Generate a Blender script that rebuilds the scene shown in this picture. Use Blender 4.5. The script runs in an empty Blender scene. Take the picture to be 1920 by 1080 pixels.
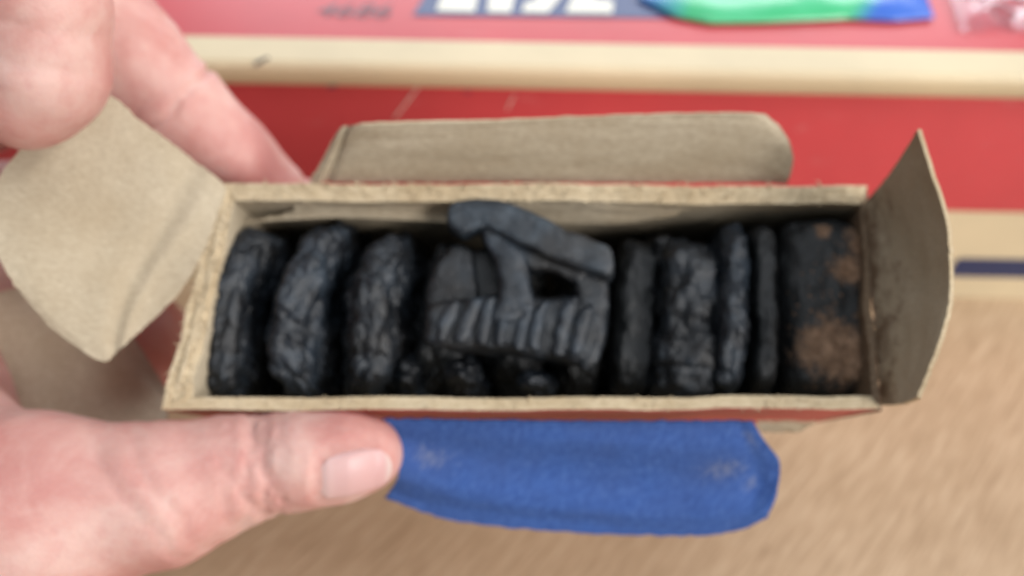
import bpy, bmesh, math, random
import numpy as np
from mathutils import Vector, Matrix, noise

# ------------------------------------------------------------------ camera
SC = bpy.context.scene
COL = SC.collection
W, H_PX, F_PX = 1920.0, 1080.0, 1663.0
CAM_H = 0.283
PITCH = math.radians(45.0)
ROLL = math.radians(1.1)

cam_data = bpy.data.cameras.new('camera')
cam = bpy.data.objects.new('camera', cam_data)
COL.objects.link(cam)
SC.camera = cam
cam.matrix_world = (Matrix.Translation((0, 0, CAM_H)) @ Matrix.Rotation(PITCH, 4, 'X') @ Matrix.Rotation(ROLL, 4, 'Z'))
cam_data.sensor_width = 36.0
cam_data.lens = 36.0 * F_PX / W
cam_data.clip_start = 0.005
cam_data.clip_end = 50.0
cam_data.dof.use_dof = True
cam_data.dof.focus_distance = 0.130
cam_data.dof.aperture_fstop = 11.5
CM = cam.matrix_world.copy()

# ------------------------------------------------------------------ light
world = bpy.data.worlds.new('World')
SC.world = world
world.use_nodes = True
bg = world.node_tree.nodes['Background']
bg.inputs[0].default_value = (0.86, 0.93, 1.0, 1)
bg.inputs[1].default_value = 0.21


def area(name, loc, target, size, power, col):
    ld = bpy.data.lights.new(name, 'AREA')
    ld.shape = 'RECTANGLE'
    ld.size, ld.size_y = size
    ld.energy = power
    ld.color = col
    o = bpy.data.objects.new(name, ld)
    COL.objects.link(o)
    o.location = loc
    o.rotation_euler = (Vector(target) - Vector(loc)).to_track_quat('-Z', 'Y').to_euler()
    return o


# a wide window to the right, a cooler one across the table; added lamps over the viewer's right shoulder and overhead
area('window_light', (1.55, 0.02, 1.05), (0.05, 0.2, 0.1), (1.2, 1.0), 25.0, (1.0, 0.97, 0.93))
area('shoulder_fill', (1.15, -0.95, 0.80), (0.1, 0.2, 0.08), (0.5, 0.6), 25.0, (1.0, 0.97, 0.94))  # added lamp: brightens the red front's right side, leaves its left in shade
area('far_window_light', (0.25, 2.6, 1.45), (0.1, 0.3, 0.1), (3.0, 1.2), 58.0, (0.9, 0.95, 1.0))
area('overhead_fill', (0.1, -0.15, 1.9), (0.05, 0.15, 0.1), (0.9, 0.6), 14.5, (0.9, 0.95, 1.0))  # added lamp: gives the black lumps their highlights

vs = SC.view_settings
vs.view_transform = 'Standard'
vs.look = 'None'
vs.exposure = -0.14
vs.gamma = 1.0
vs.use_curve_mapping = False
SC.cycles.use_denoising = True
SC.cycles.max_bounces = 8


# ------------------------------------------------------------------ helpers
def cs(px, py, d):
    """camera-space point (metres) seen at photo position px,py at depth d mm"""
    d *= 0.001
    return Vector(((px - W / 2) / F_PX * d, -(py - H_PX / 2) / F_PX * d, -d))


def P(px, py, d):
    return CM @ cs(px, py, d)


def hit_z(px, py, z):
    o = CM.translation
    v = (CM.to_3x3() @ cs(px, py, 100)).normalized()
    return o + v * ((z - o.z) / v.z)


def hit_y(px, py, y):
    o = CM.translation
    v = (CM.to_3x3() @ cs(px, py, 100)).normalized()
    return o + v * ((y - o.y) / v.y)


def tag(o, label=None, cat=None, group=None, kind=None):
    if label:
        o['label'] = label
    if cat:
        o['category'] = cat
    if group:
        o['group'] = group
    if kind:
        o['kind'] = kind
    return o


def empty(name, loc):
    o = bpy.data.objects.new(name, None)
    o.empty_display_size = 0.02
    COL.objects.link(o)
    o.location = loc
    return o


def link(name, verts, faces, mats, parent=None, smooth=True, fmat=None, uvs=None):
    me = bpy.data.meshes.new(name)
    me.from_pydata([tuple(v) for v in verts], [], [tuple(f) for f in faces])
    mats = mats if isinstance(mats, (list, tuple)) else [mats]
    for m in mats:
        me.materials.append(m)
    if fmat is not None:
        me.polygons.foreach_set('material_index', list(fmat))
    if smooth:
        me.polygons.foreach_set('use_smooth', [True] * len(me.polygons))
    if uvs is not None:
        l = me.uv_layers.new(name='UVMap')
        idx = np.empty(len(me.loops), dtype=np.int64)
        me.loops.foreach_get('vertex_index', idx)
        l.data.foreach_set('uv', np.asarray(uvs, dtype=np.float32)[idx].ravel())
    me.update()
    o = bpy.data.objects.new(name, me)
    COL.objects.link(o)
    if parent is not None:
        o.parent = parent
        o.matrix_parent_inverse = Matrix.Translation(parent.location).inverted()
    return o


def fix_normals(o):
    bm = bmesh.new()
    bm.from_mesh(o.data)
    bmesh.ops.recalc_face_normals(bm, faces=bm.faces)
    bm.to_mesh(o.data)
    bm.free()
    return o


def autosmooth(o, deg=35):
    bm = bmesh.new()
    bm.from_mesh(o.data)
    bmesh.ops.recalc_face_normals(bm, faces=bm.faces)
    for e in bm.edges:
        if len(e.link_faces) == 2 and e.calc_face_angle(0) > math.radians(deg):
            e.smooth = False
    for f in bm.faces:
        f.smooth = True
    bm.to_mesh(o.data)
    bm.free()
    return o


def fbm(p, octaves=4, lac=2.1, gain=0.5):
    s, a = 0.0, 1.0
    p = Vector(p)
    for _ in range(octaves):
        s += a * noise.noise(p)
        p = p * lac + Vector((3.1, 1.7, 5.3))
        a *= gain
    return s


# ------------------------------------------------------------------ materials
class NT:
    def __init__(self, name):
        self.m = bpy.data.materials.new(name)
        self.m.use_nodes = True
        self.t = self.m.node_tree
        self.b = self.t.nodes['Principled BSDF']

    def n(self, typ, **kw):
        x = self.t.nodes.new(typ)
        for k, v in kw.items():
            if k.startswith('i_'):
                key = k[2:]
                x.inputs[int(key) if key.isdigit() else key].default_value = v
            else:
                setattr(x, k, v)
        return x

    def l(self, a, b):
        self.t.links.new(a, b)

    def set(self, **kw):
        for k, v in kw.items():
            self.b.inputs[k.replace('_', ' ')].default_value = v

    def coords(self, scale=(1, 1, 1), rot=(0, 0, 0), out='Object'):
        tc = self.n('ShaderNodeTexCoord')
        mp = self.n('ShaderNodeMapping')
        mp.inputs['Scale'].default_value = scale
        mp.inputs['Rotation'].default_value = rot
        self.l(tc.outputs[out], mp.inputs[0])
        return mp.outputs[0]

    def grain(self, scale, ang):
        r = self.coords((1, 1, 1), (0, 0, ang))
        mp = self.n('ShaderNodeMapping')
        mp.inputs['Scale'].default_value = scale
        self.l(r, mp.inputs[0])
        return mp.outputs[0]

    def noise(self, vec, scale, detail=5, rough=0.6, dist=0.0):
        x = self.n('ShaderNodeTexNoise')
        x.inputs['Scale'].default_value = scale
        x.inputs['Detail'].default_value = detail
        x.inputs['Roughness'].default_value = rough
        x.inputs['Distortion'].default_value = dist
        self.l(vec, x.inputs['Vector'])
        return x.outputs['Fac']

    def ramp(self, fac, stops):
        x = self.n('ShaderNodeValToRGB')
        cr = x.color_ramp
        while len(cr.elements) < len(stops):
            cr.elements.new(0.5)
        for e, (p, c) in zip(cr.elements, stops):
            e.position = p
            e.color = (*c, 1) if len(c) == 3 else c
        self.l(fac, x.inputs[0])
        return x.outputs[0]

    def mix(self, fac, a, b, blend='MIX'):
        x = self.n('ShaderNodeMix', data_type='RGBA', blend_type=blend)
        for sock, v in ((0, fac), (6, a), (7, b)):
            if hasattr(v, 'links'):
                self.l(v, x.inputs[sock])
            elif isinstance(v, (int, float)):
                x.inputs[sock].default_value = v
            else:
                x.inputs[sock].default_value = (*v, 1)
        return x.outputs[2]

    def math(self, op, a, b=0.0, clamp=False):
        x = self.n('ShaderNodeMath', operation=op)
        x.use_clamp = clamp
        for i, v in enumerate((a, b)):
            if hasattr(v, 'links'):
                self.l(v, x.inputs[i])
            else:
                x.inputs[i].default_value = v
        return x.outputs[0]

    def bump(self, h, strength, dist):
        x = self.n('ShaderNodeBump')
        x.inputs['Strength'].default_value = strength
        x.inputs['Distance'].default_value = dist
        self.l(h, x.inputs['Height'])
        self.l(x.outputs[0], self.b.inputs['Normal'])

    def color(self, c):
        if hasattr(c, 'links'):
            self.l(c, self.b.inputs['Base Color'])
        else:
            self.b.inputs['Base Color'].default_value = (*c, 1)


def wood_table():
    k = NT('pale_wood_veneer')
    v = k.grain((12, 135, 60), math.radians(-50))
    g = k.noise(v, 4.0, 7, 0.65, 0.3)
    v2 = k.coords((1, 1, 1))
    g2 = k.noise(v2, 14.0, 3, 0.5)
    c = k.ramp(g, [(0.29, (0.29, 0.19, 0.105)), (0.5, (0.46, 0.325, 0.20)), (0.71, (0.62, 0.47, 0.32))])
    c = k.mix(0.25, c, k.ramp(g2, [(0.3, (0.38, 0.255, 0.155)), (0.7, (0.55, 0.395, 0.265))]))
    k.color(c)
    k.set(Roughness=0.5)
    k.bump(g, 0.25, 0.0006)
    return k.m


def kraft(name, lo, hi, rough=0.85, stain=False, spots=0.0):
    k = NT(name)
    v = k.coords((60, 240, 140), (0.3, 0.2, 0.5))
    g = k.noise(v, 9.0, 6, 0.7)
    v2 = k.coords()
    g2 = k.noise(v2, 55.0, 4, 0.6)
    c = k.ramp(g, [(0.25, lo), (0.75, hi)])
    c = k.mix(k.ramp(g2, [(0.35, (0, 0, 0)), (0.75, (0.5, 0.5, 0.5))]), c, tuple(x * y for x, y in zip(lo, (0.9, 0.82, 0.7))))
    if stain:
        uv = k.coords(out='UV')
        sp = k.n('ShaderNodeSeparateXYZ')
        k.l(uv, sp.inputs[0])
        edge = k.math('SUBTRACT', 0.62, sp.outputs[0])
        nn = k.noise(v2, 170.0, 6, 0.75)
        f = k.math('ADD', k.math('MULTIPLY', edge, 0.75), k.math('MULTIPLY', k.math('SUBTRACT', nn, 0.5), 1.7))
        f = k.ramp(f, [(0.2, (0, 0, 0)), (0.55, (0.9, 0.9, 0.9))])
        c = k.mix(f, c, (0.13, 0.075, 0.042))
    k.color(c)
    k.set(Roughness=rough)
    k.b.inputs['Specular IOR Level'].default_value = 0.25
    k.bump(g, 0.5, 0.0003)
    return k.m


def printed(name, col, rough=0.4, worn=None, scuff=0.06, spec=0.5):
    k = NT(name)
    v = k.coords()
    a = k.noise(v, 22.0, 5, 0.6)
    b = k.noise(k.coords((30, 30, 30)), 30.0, 4, 0.7)
    c = k.mix(k.ramp(a, [(0.3, (0, 0, 0)), (0.7, (1, 1, 1))]), tuple(x * 0.88 for x in col), col)
    if worn is not None:
        s = k.noise(k.coords((130, 420, 200), (0, 0, 0.7)), 1.0, 7, 0.7)
        f = k.ramp(s, [(0.60, (0, 0, 0)), (0.68, (1, 1, 1))])
        f = k.mix(1.0, f, k.ramp(a, [(0.5, (0, 0, 0)), (0.62, (1, 1, 1))]), 'MULTIPLY')
        c = k.mix(f, c, worn)
    sc = k.noise(k.coords((14, 90, 60), (0, 0, 0.5)), 3.0, 6, 0.7)
    c = k.mix(k.math('MULTIPLY', k.ramp(sc, [(0.62, (0, 0, 0)), (0.72, (1, 1, 1))]), scuff), c, (0.75, 0.66, 0.6))
    k.color(c)
    k.set(Roughness=rough)
    k.b.inputs['Specular IOR Level'].default_value = spec
    k.bump(b, 0.15, 0.0002)
    return k.m


def blue_card():
    """matte blue printed card, fibrous and rubbed"""
    k = NT('blue_carton_print')
    v = k.grain((70, 420, 200), math.radians(-48))
    fib = k.noise(v, 3.0, 7, 0.7)
    a = k.noise(k.coords(), 60.0, 5, 0.65)
    c = k.ramp(fib, [(0.3, (0.030, 0.070, 0.24)), (0.55, (0.052, 0.118, 0.36)), (0.78, (0.10, 0.18, 0.43))])
    c = k.mix(k.math('MULTIPLY', k.ramp(a, [(0.35, (1, 1, 1)), (0.6, (0, 0, 0))]), 0.45), c, (0.05, 0.09, 0.25))
    uv = k.n('ShaderNodeTexCoord')
    for cu_, cv_, ru, rv in ((0.42, 0.74, 0.10, 0.09), (0.20, 0.90, 0.16, 0.06), (0.55, 0.80, 0.06, 0.04), (0.35, 0.12, 0.12, 0.10)):
        mp = k.n('ShaderNodeMapping')
        mp.inputs['Location'].default_value = (-cu_ / ru, -cv_ / rv, 0)
        mp.inputs['Scale'].default_value = (1 / ru, 1 / rv, 0)
        k.l(uv.outputs['UV'], mp.inputs[0])
        ln = k.n('ShaderNodeVectorMath', operation='LENGTH')
        k.l(mp.outputs[0], ln.inputs[0])
        f = k.math('ADD', k.math('SUBTRACT', 1.0, ln.outputs['Value']), k.math('MULTIPLY', k.math('SUBTRACT', fib, 0.5), 4.0))
        c = k.mix(k.math('MULTIPLY', k.ramp(f, [(0.25, (0, 0, 0)), (0.95, (1, 1, 1))]), 0.4), c, (0.22, 0.23, 0.27))
    k.color(c)
    k.set(Roughness=0.85)
    k.b.inputs['Specular IOR Level'].default_value = 0.15
    k.bump(fib, 0.5, 0.0004)
    return k.m


def charcoal(name, base=(0.006, 0.007, 0.009), dust_sheen=(0.027, 0.036, 0.048), rough=0.30, rust=None):
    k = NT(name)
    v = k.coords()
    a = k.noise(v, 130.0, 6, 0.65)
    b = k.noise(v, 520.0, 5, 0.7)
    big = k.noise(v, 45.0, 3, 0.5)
    c = k.mix(k.ramp(a, [(0.45, (0, 0, 0)), (0.7, (1, 1, 1))]), base, dust_sheen)  # dust tone doubles as bluish highlights painted into the colour
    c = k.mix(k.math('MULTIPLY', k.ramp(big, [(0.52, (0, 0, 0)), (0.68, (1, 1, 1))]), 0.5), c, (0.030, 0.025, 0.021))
    rgh = k.math('ADD', rough - 0.22, k.math('MULTIPLY', k.math('ADD', a, big), 0.36))
    if rust is not None:
        pts, rad = rust
        tot = None
        for p, rr in zip(pts, rad):
            tc = k.n('ShaderNodeTexCoord')
            d = k.n('ShaderNodeVectorMath', operation='DISTANCE')
            k.l(tc.outputs['Object'], d.inputs[0])
            d.inputs[1].default_value = p
            f = k.math('SUBTRACT', 1.0, k.math('DIVIDE', d.outputs['Value'], rr))
            tot = f if tot is None else k.math('MAXIMUM', tot, f)
        nn = k.noise(v, 210.0, 8, 0.75)
        f = k.math('ADD', tot, k.math('MULTIPLY', k.math('SUBTRACT', nn, 0.5), 2.6))
        f = k.ramp(f, [(0.12, (0, 0, 0)), (0.35, (0.5, 0.5, 0.5)), (0.6, (1, 1, 1))])
        c = k.mix(f, c, k.mix(k.ramp(b, [(0.35, (0, 0, 0)), (0.65, (1, 1, 1))]), (0.12, 0.066, 0.038), (0.33, 0.205, 0.13)))
        rgh = k.math('ADD', rgh, k.math('MULTIPLY', f, 0.4))
    k.color(c)
    k.l(rgh, k.b.inputs['Roughness'])
    k.bump(k.math('ADD', a, k.math('MULTIPLY', b, 0.4)), 0.7, 0.0010)
    return k.m


def skin():
    k = NT('skin')
    v = k.coords()
    a = k.noise(v, 45.0, 5, 0.6, 0.6)
    a2 = k.noise(v, 170.0, 4, 0.6)
    b = k.noise(v, 700.0, 3, 0.6)
    c = k.ramp(a, [(0.36, (0.47, 0.195, 0.175)), (0.5, (0.55, 0.295, 0.262)), (0.64, (0.60, 0.38, 0.34))])
    c = k.mix(k.math('MULTIPLY', k.ramp(a2, [(0.45, (0, 0, 0)), (0.75, (1, 1, 1))]), 0.5), c, (0.47, 0.17, 0.155))
    c = k.mix(k.math('MULTIPLY', b, 0.2), c, (0.66, 0.48, 0.40))
    k.color(c)
    k.set(Roughness=0.55)
    k.b.inputs['Subsurface Weight'].default_value = 0.2
    k.b.inputs['Subsurface Radius'].default_value = (0.003, 0.0012, 0.0007)
    k.b.inputs['Subsurface Scale'].default_value = 1.0
    k.b.inputs['Specular IOR Level'].default_value = 0.3
    hgt = k.math('ADD', k.noise(k.coords((1, 2.2, 1), (0.2, 0.1, 0.4)), 260.0, 5, 0.65), k.math('MULTIPLY', b, 0.5))
    k.bump(hgt, 0.35, 0.0005)
    return k.m


def nail_mat():
    k = NT('fingernail')
    v = k.coords(out='UV')
    sp = k.n('ShaderNodeSeparateXYZ')
    k.l(v, sp.inputs[0])
    c = k.ramp(sp.outputs[0], [(0.0, (0.60, 0.42, 0.40)), (0.25, (0.57, 0.35, 0.335)), (0.90, (0.55, 0.32, 0.31)), (0.99, (0.58, 0.49, 0.45))])
    k.color(c)
    k.set(Roughness=0.42)
    k.b.inputs['Subsurface Weight'].default_value = 0.1
    k.b.inputs['Subsurface Radius'].default_value = (0.002, 0.001, 0.0006)
    k.b.inputs['Subsurface Scale'].default_value = 1.0
    return k.m


def packet_mat():
    k = NT('glossy_printed_film')
    v = k.coords(out='UV')
    sp = k.n('ShaderNodeSeparateXYZ')
    k.l(v, sp.inputs[0])
    x, y = sp.outputs[0], sp.outputs[1]
    nz = k.noise(k.coords((2.0, 2.0, 2.0), out='UV'), 2.5, 2, 0.5)
    f = k.math('ADD', y, k.math('MULTIPLY', k.math('SUBTRACT', nz, 0.5), 0.35))
    green = k.ramp(f, [(0.0, (0.07, 0.50, 0.22)), (0.22, (0.16, 0.62, 0.36)), (0.5, (0.30, 0.68, 0.62)), (0.8, (0.22, 0.5, 0.8))])
    # blue corner towards the right end, light blue towards the left
    fx = k.math('ADD', x, k.math('MULTIPLY', y, -0.35))
    c = k.mix(k.ramp(fx, [(0.70, (0, 0, 0)), (0.78, (1, 1, 1))]), green, (0.06, 0.16, 0.60))
    c = k.mix(k.ramp(x, [(0.03, (1, 1, 1)), (0.16, (0, 0, 0))]), c, (0.10, 0.28, 0.66))
    k.color(c)
    k.set(Roughness=0.22)
    return k.m


M_TABLE = wood_table()
M_KRAFT = kraft('grey_kraft_board', (0.335, 0.275, 0.195), (0.55, 0.47, 0.35))
M_TORN = kraft('torn_board_edge', (0.40, 0.30, 0.18), (0.74, 0.63, 0.45), 0.95)
M_STAIN = kraft('stained_kraft_board', (0.33, 0.27, 0.19), (0.50, 0.42, 0.31), stain=True)
M_REDWALL = printed('red_carton_print', (0.46, 0.055, 0.045), 0.55, worn=(0.45, 0.32, 0.2))
M_BLUE = blue_card()
M_RED = printed('red_gloss_paper', (0.57, 0.055, 0.065), 0.36, scuff=0.14)
M_CREAM = printed('cream_paper', (0.70, 0.58, 0.38), 0.55, scuff=0.15)
M_NAVY = printed('navy_ink', (0.022, 0.032, 0.10), 0.5)
M_PANEL = printed('blue_ink', (0.025, 0.05, 0.17), 0.4)
M_IVORY = printed('ivory_ink', (0.80, 0.76, 0.66), 0.4)
M_GREYINK = printed('grey_ink', (0.10, 0.075, 0.10), 0.4)
M_COAL = charcoal('charcoal')
M_COAL2 = charcoal('charcoal_blue', (0.009, 0.012, 0.017), (0.038, 0.052, 0.070), 0.29)
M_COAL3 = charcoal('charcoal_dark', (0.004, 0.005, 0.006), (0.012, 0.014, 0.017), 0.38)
M_IRON = charcoal('black_iron', (0.016, 0.022, 0.030), (0.050, 0.070, 0.092), 0.28)
M_SKIN = skin()
M_NAIL = nail_mat()
M_PACK = packet_mat()

# ------------------------------------------------------------------ table
tbl = link('tabletop', [(-1.2, -0.6, 0), (1.2, -0.6, 0), (1.2, 1.6, 0), (-1.2, 1.6, 0),
                        (-1.2, -0.6, -0.03), (1.2, -0.6, -0.03), (1.2, 1.6, -0.03), (-1.2, 1.6, -0.03)],
           [(0, 1, 2, 3), (7, 6, 5, 4), (0, 4, 5, 1), (1, 5, 6, 2), (2, 6, 7, 3), (3, 7, 4, 0)], M_TABLE, smooth=False)
tag(tbl, 'pale tan wood tabletop under the boxes', None, kind='structure')

# ------------------------------------------------------------------ red storage box behind
BY, BZ = 0.283, 0.1143           # front face, top face
BX0, BX1, BD = -0.42, 0.46, 0.30


def rounded_box(name, x0, x1, y0, y1, z0, z1, r, mat, parent, seg=4):
    bm = bmesh.new()
    bmesh.ops.create_cube(bm, size=1.0)
    for v in bm.verts:
        v.co = Vector(((x0 + x1) / 2 + v.co.x * (x1 - x0), (y0 + y1) / 2 + v.co.y * (y1 - y0), (z0 + z1) / 2 + v.co.z * (z1 - z0)))
    if r > 0:
        bmesh.ops.bevel(bm, geom=list(bm.edges), offset=r, segments=seg, profile=0.5, affect='EDGES')
    me = bpy.data.meshes.new(name)
    bm.to_mesh(me)
    bm.free()
    me.materials.append(mat)
    o = bpy.data.objects.new(name, me)
    COL.objects.link(o)
    if parent is not None:
        o.parent = parent
        o.matrix_parent_inverse = Matrix.Translation(parent.location).inverted()
    autosmooth(o, 50)
    return o


rb = empty('storage_box', (0.02, BY + BD / 2, 0))
tag(rb, 'large glossy red box with cream edges lying on the table behind the hand', 'box')
rounded_box('body', BX0, BX1, BY, BY + BD, 0, BZ, 0.0016, M_RED, rb)


def wrap_strip(name, profile, x0, x1, mat, parent, n=60, wob=0.00025):
    """thin paper strip following a (y,z) profile along x"""
    v, f = [], []
    for i in range(n + 1):
        x = x0 + (x1 - x0) * i / n
        for j, (y, z) in enumerate(profile):
            w = wob * noise.noise(Vector((x * 40, j * 3.1, 0))) if j in (0, len(profile) - 1) else 0
            v.append((x, y, z + (w if y < BY else 0)))
    m = len(profile)
    for i in range(n):
        for j in range(m - 1):
            f.append((i * m + j, (i + 1) * m + j, (i + 1) * m + j + 1, i * m + j + 1))
    o = link(name, v, f, mat, parent)
    fix_normals(o)
    return o


e = 0.0004
r_ = 0.0028
prof = [(BY + 0.0145, BZ + e)]
for i in range(9):
    a = math.pi / 2 * i / 8
    prof.append((BY - 0.0026 + r_ - e - r_ * math.sin(a), BZ + e - r_ + r_ * math.cos(a)))
prof.append((BY - 0.0026 - e, BZ - 0.0085))
prof.append((BY - 0.0020, BZ - 0.0090))
prof.append((BY + 0.0006, BZ - 0.0088))
band = wrap_strip('cream_edge_band', prof, BX0, BX1, M_CREAM, rb)
wrap_strip('cream_base_band', [(BY - e, 0.050), (BY - e, 0.03), (BY - e, 0.0)], BX0, BX1, M_CREAM, rb)
nx0 = hit_y(1784, 502, BY).x
st = [(nx0 + 0.0015, 0.0242), (BX1 - 0.01, 0.0242), (BX1 - 0.01, 0.0132), (nx0 + 0.0015, 0.0132), (nx0, 0.0148), (nx0, 0.0226)]
fix_normals(link('navy_stripe', [(x, BY - e * 2, z) for x, z in st], [tuple(range(6))], M_NAVY, rb, smooth=False))

for nm_, pts_, mt_ in (('scuff_mark', [(870, 175), (876, 172), (884, 172), (878, 176)], M_NAVY),
                       ('scratch', [(738, 222), (741, 222), (790, 158), (787, 158)], M_IVORY),
                       ('scratch', [(950, 206), (952, 206), (966, 178), (964, 178)], M_IVORY),
                       ('scuff_mark', [(612, 166), (622, 158), (640, 156), (628, 164)], M_NAVY)):
    vv_ = [hit_y(x, y, BY - e * 2) for x, y in pts_]
    fix_normals(link(nm_, vv_, [tuple(range(len(vv_)))], mt_, rb, smooth=False))

vv_ = [hit_y(x, y, BY - 0.0026 - e * 2) for x, y in [(476, 118), (488, 112), (503, 105), (504, 110), (490, 118), (478, 124)]]
fix_normals(link('ink_mark', vv_, [tuple(range(len(vv_)))], M_NAVY, rb, smooth=False))

# print on the top face
zt = BZ + 0.0004


def top_poly(name, pts, z, mat, parent):
    v = [hit_z(x, y, BZ) for x, y in pts]
    return fix_normals(link(name, [(p.x, p.y, z) for p in v], [tuple(range(len(v)))], mat, parent, smooth=False))


panel = top_poly('label_panel', [(774, 31), (1262, 36), (1330, -90), (848, -90)], zt, M_PANEL, rb)
for pts in ([(818, 24), (890, 26), (905, -60), (848, -60)],
            [(914, 26), (958, 27), (975, -60), (925, -60)],
            [(978, 26), (1028, 27), (1095, -60), (1040, -60), (1002, 5), (985, 8)],
            [(1060, 27), (1148, 29), (1150, 4), (1112, 0), (1130, -60), (1100, -60)]):
    top_poly('letter', pts, zt + 0.0004, M_IVORY, panel)

cu = bpy.data.curves.new('number', 'FONT')
cu.body = '4686'
cu.shear = 0.25
cu.size = 1.0
tmp = bpy.data.objects.new('tmp_number', cu)
COL.objects.link(tmp)
dg = bpy.context.evaluated_depsgraph_get()
nm = bpy.data.meshes.new_from_object(tmp.evaluated_get(dg))
bpy.data.objects.remove(tmp)
a0, a1, a2 = hit_z(592, 32, BZ), hit_z(732, 34, BZ), hit_z(600, 8, BZ)
xs = [v.co.x for v in nm.vertices]
ys = [v.co.y for v in nm.vertices]
sx, sy = (a1.x - a0.x) / (max(xs) - min(xs)), (a2.y - a0.y) / (max(ys) - min(ys))
for v in nm.vertices:
    v.co = Vector((a0.x + (v.co.x - min(xs)) * sx, a0.y + (v.co.y - min(ys)) * sy, zt))
nm.materials.clear()
nm.materials.append(M_GREYINK)
num = bpy.data.objects.new('printed_number', nm)
COL.objects.link(num)
num.parent = rb
num.matrix_parent_inverse = Matrix.Translation(rb.location).inverted()

# ------------------------------------------------------------------ packet on the red box
pk_front = [(1196, -6), (1262, 28), (1330, 41), (1420, 40), (1500, 37), (1590, 33), (1680, 37), (1752, 31)]
NB = 14
front = [hit_z(x, y, BZ + 0.002) for x, y in pk_front]
fx = [p.x for p in front]
fy = [p.y for p in front]
NU, NV = 60, 30
v, f, uv = [], [], []
for side in (1, -1):
    for j in range(NV + 1):
        tt = j / NV
        for i in range(NU + 1):
            s = i / NU
            x = fx[0] + (fx[-1] - fx[0]) * s
            y0 = float(np.interp(x, fx, fy))
            y = y0 + tt * (0.085 - (y0 - min(fy)))
            x2 = x + 0.012 * tt * (1 if s > 0.5 else 0.2) + 0.004 * math.sin(tt * 5) * (1 - s)
            bulge = max(0.0, (1 - (2 * s - 1) ** 4)) ** 0.6 * max(0.0, 1 - (2 * tt - 1) ** 4) ** 0.6
            wr = 0.0016 * fbm((x * 45, y * 45, side), 3) * bulge
            z = BZ + 0.0012 + (0.0042 * bulge + wr + 0.0006 if side == 1 else 0.0)
            v.append((x2, y, max(z, BZ + 0.0008)))
            uv.append((s, tt))
n1 = (NU + 1) * (NV + 1)
for sd in (0, 1):
    for j in range(NV):
        for i in range(NU):
            a = sd * n1 + j * (NU + 1) + i
            q = (a, a + 1, a + NU + 2, a + NU + 1)
            f.append(q if sd == 0 else q[::-1])
ring = [i for i in range(NU + 1)] + [(j + 1) * (NU + 1) - 1 for j in range(1, NV + 1)] + \
       [NV * (NU + 1) + i for i in range(NU - 1, -1, -1)] + [j * (NU + 1) for j in range(NV - 1, 0, -1)]
for a, b in zip(ring, ring[1:] + ring[:1]):
    f.append((a, a + n1, b + n1, b))
pk = link('plastic_packet', v, f, M_PACK, None, uvs=uv)
fix_normals(pk)
tag(pk, 'shiny green and blue plastic packet lying on top of the red box', 'packet')

kf = NT('clear_film')
kf.set(Roughness=0.12, IOR=1.2)
kf.b.inputs['Transmission Weight'].default_value = 1.0
kf.color((0.95, 0.95, 0.98))
fv, ff = [], []
FU, FV = 44, 30
p0, p1 = hit_z(1800, 66, BZ), hit_z(2060, -60, BZ)
for sd in (0, 1):
    for j in range(FV + 1):
        for i in range(FU + 1):
            u_, w_ = i / FU, j / FV
            x_ = p0.x + (p1.x - p0.x) * u_ + 0.012 * w_
            y_ = p0.y + (p1.y - p0.y) * w_ - 0.012 * u_ * (1 - w_) + 0.006 * math.sin(6 * u_) * (1 - w_)
            fold = abs(fbm((u_ * 3.0 + w_ * 1.5, w_ * 2.2, 7.7), 3))
            fv.append((x_, y_, BZ + 0.0012 + 0.009 * fold * min(1, 6 * u_, 6 * w_) + 0.0001 * sd))
m1 = (FU + 1) * (FV + 1)
for j in range(FV):
    for i in range(FU):
        a = j * (FU + 1) + i
        q = (a, a + 1, a + FU + 2, a + FU + 1)
        ff += [tuple(x + m1 for x in q), q[::-1]]
film = link('plastic_film', fv, ff, kf.m)
tag(film, 'crumpled clear plastic film on the right corner of the red box', 'film')

# ------------------------------------------------------------------ the cardboard box in the hand
AX = Vector((0.002, -0.0126, -0.060))          # box axis, camera space (away from the lens)
RIM_O = {'TL': (413, 343, 206), 'TR': (1626, 350, 206), 'BR': (1652, 768, 191), 'BL': (306, 768, 191)}
RIM_I = {'TL': (440, 376, 204.8), 'TR': (1613, 384, 204.8), 'BR': (1634, 744, 192), 'BL': (360, 744, 192)}
RO = {k: cs(*p) for k, p in RIM_O.items()}
RI = {k: cs(*p) for k, p in RIM_I.items()}


def d_rim(y):
    return 206 - (y - 345) / 423 * 15


cb_loc = CM @ ((RO['TL'] + RO['TR'] + RO['BL'] + RO['BR']) / 4 + AX)
cb = empty('cardboard_box', cb_loc)
tag(cb, 'small open cardboard box of black lumps held up in the hand', 'box')


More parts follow.
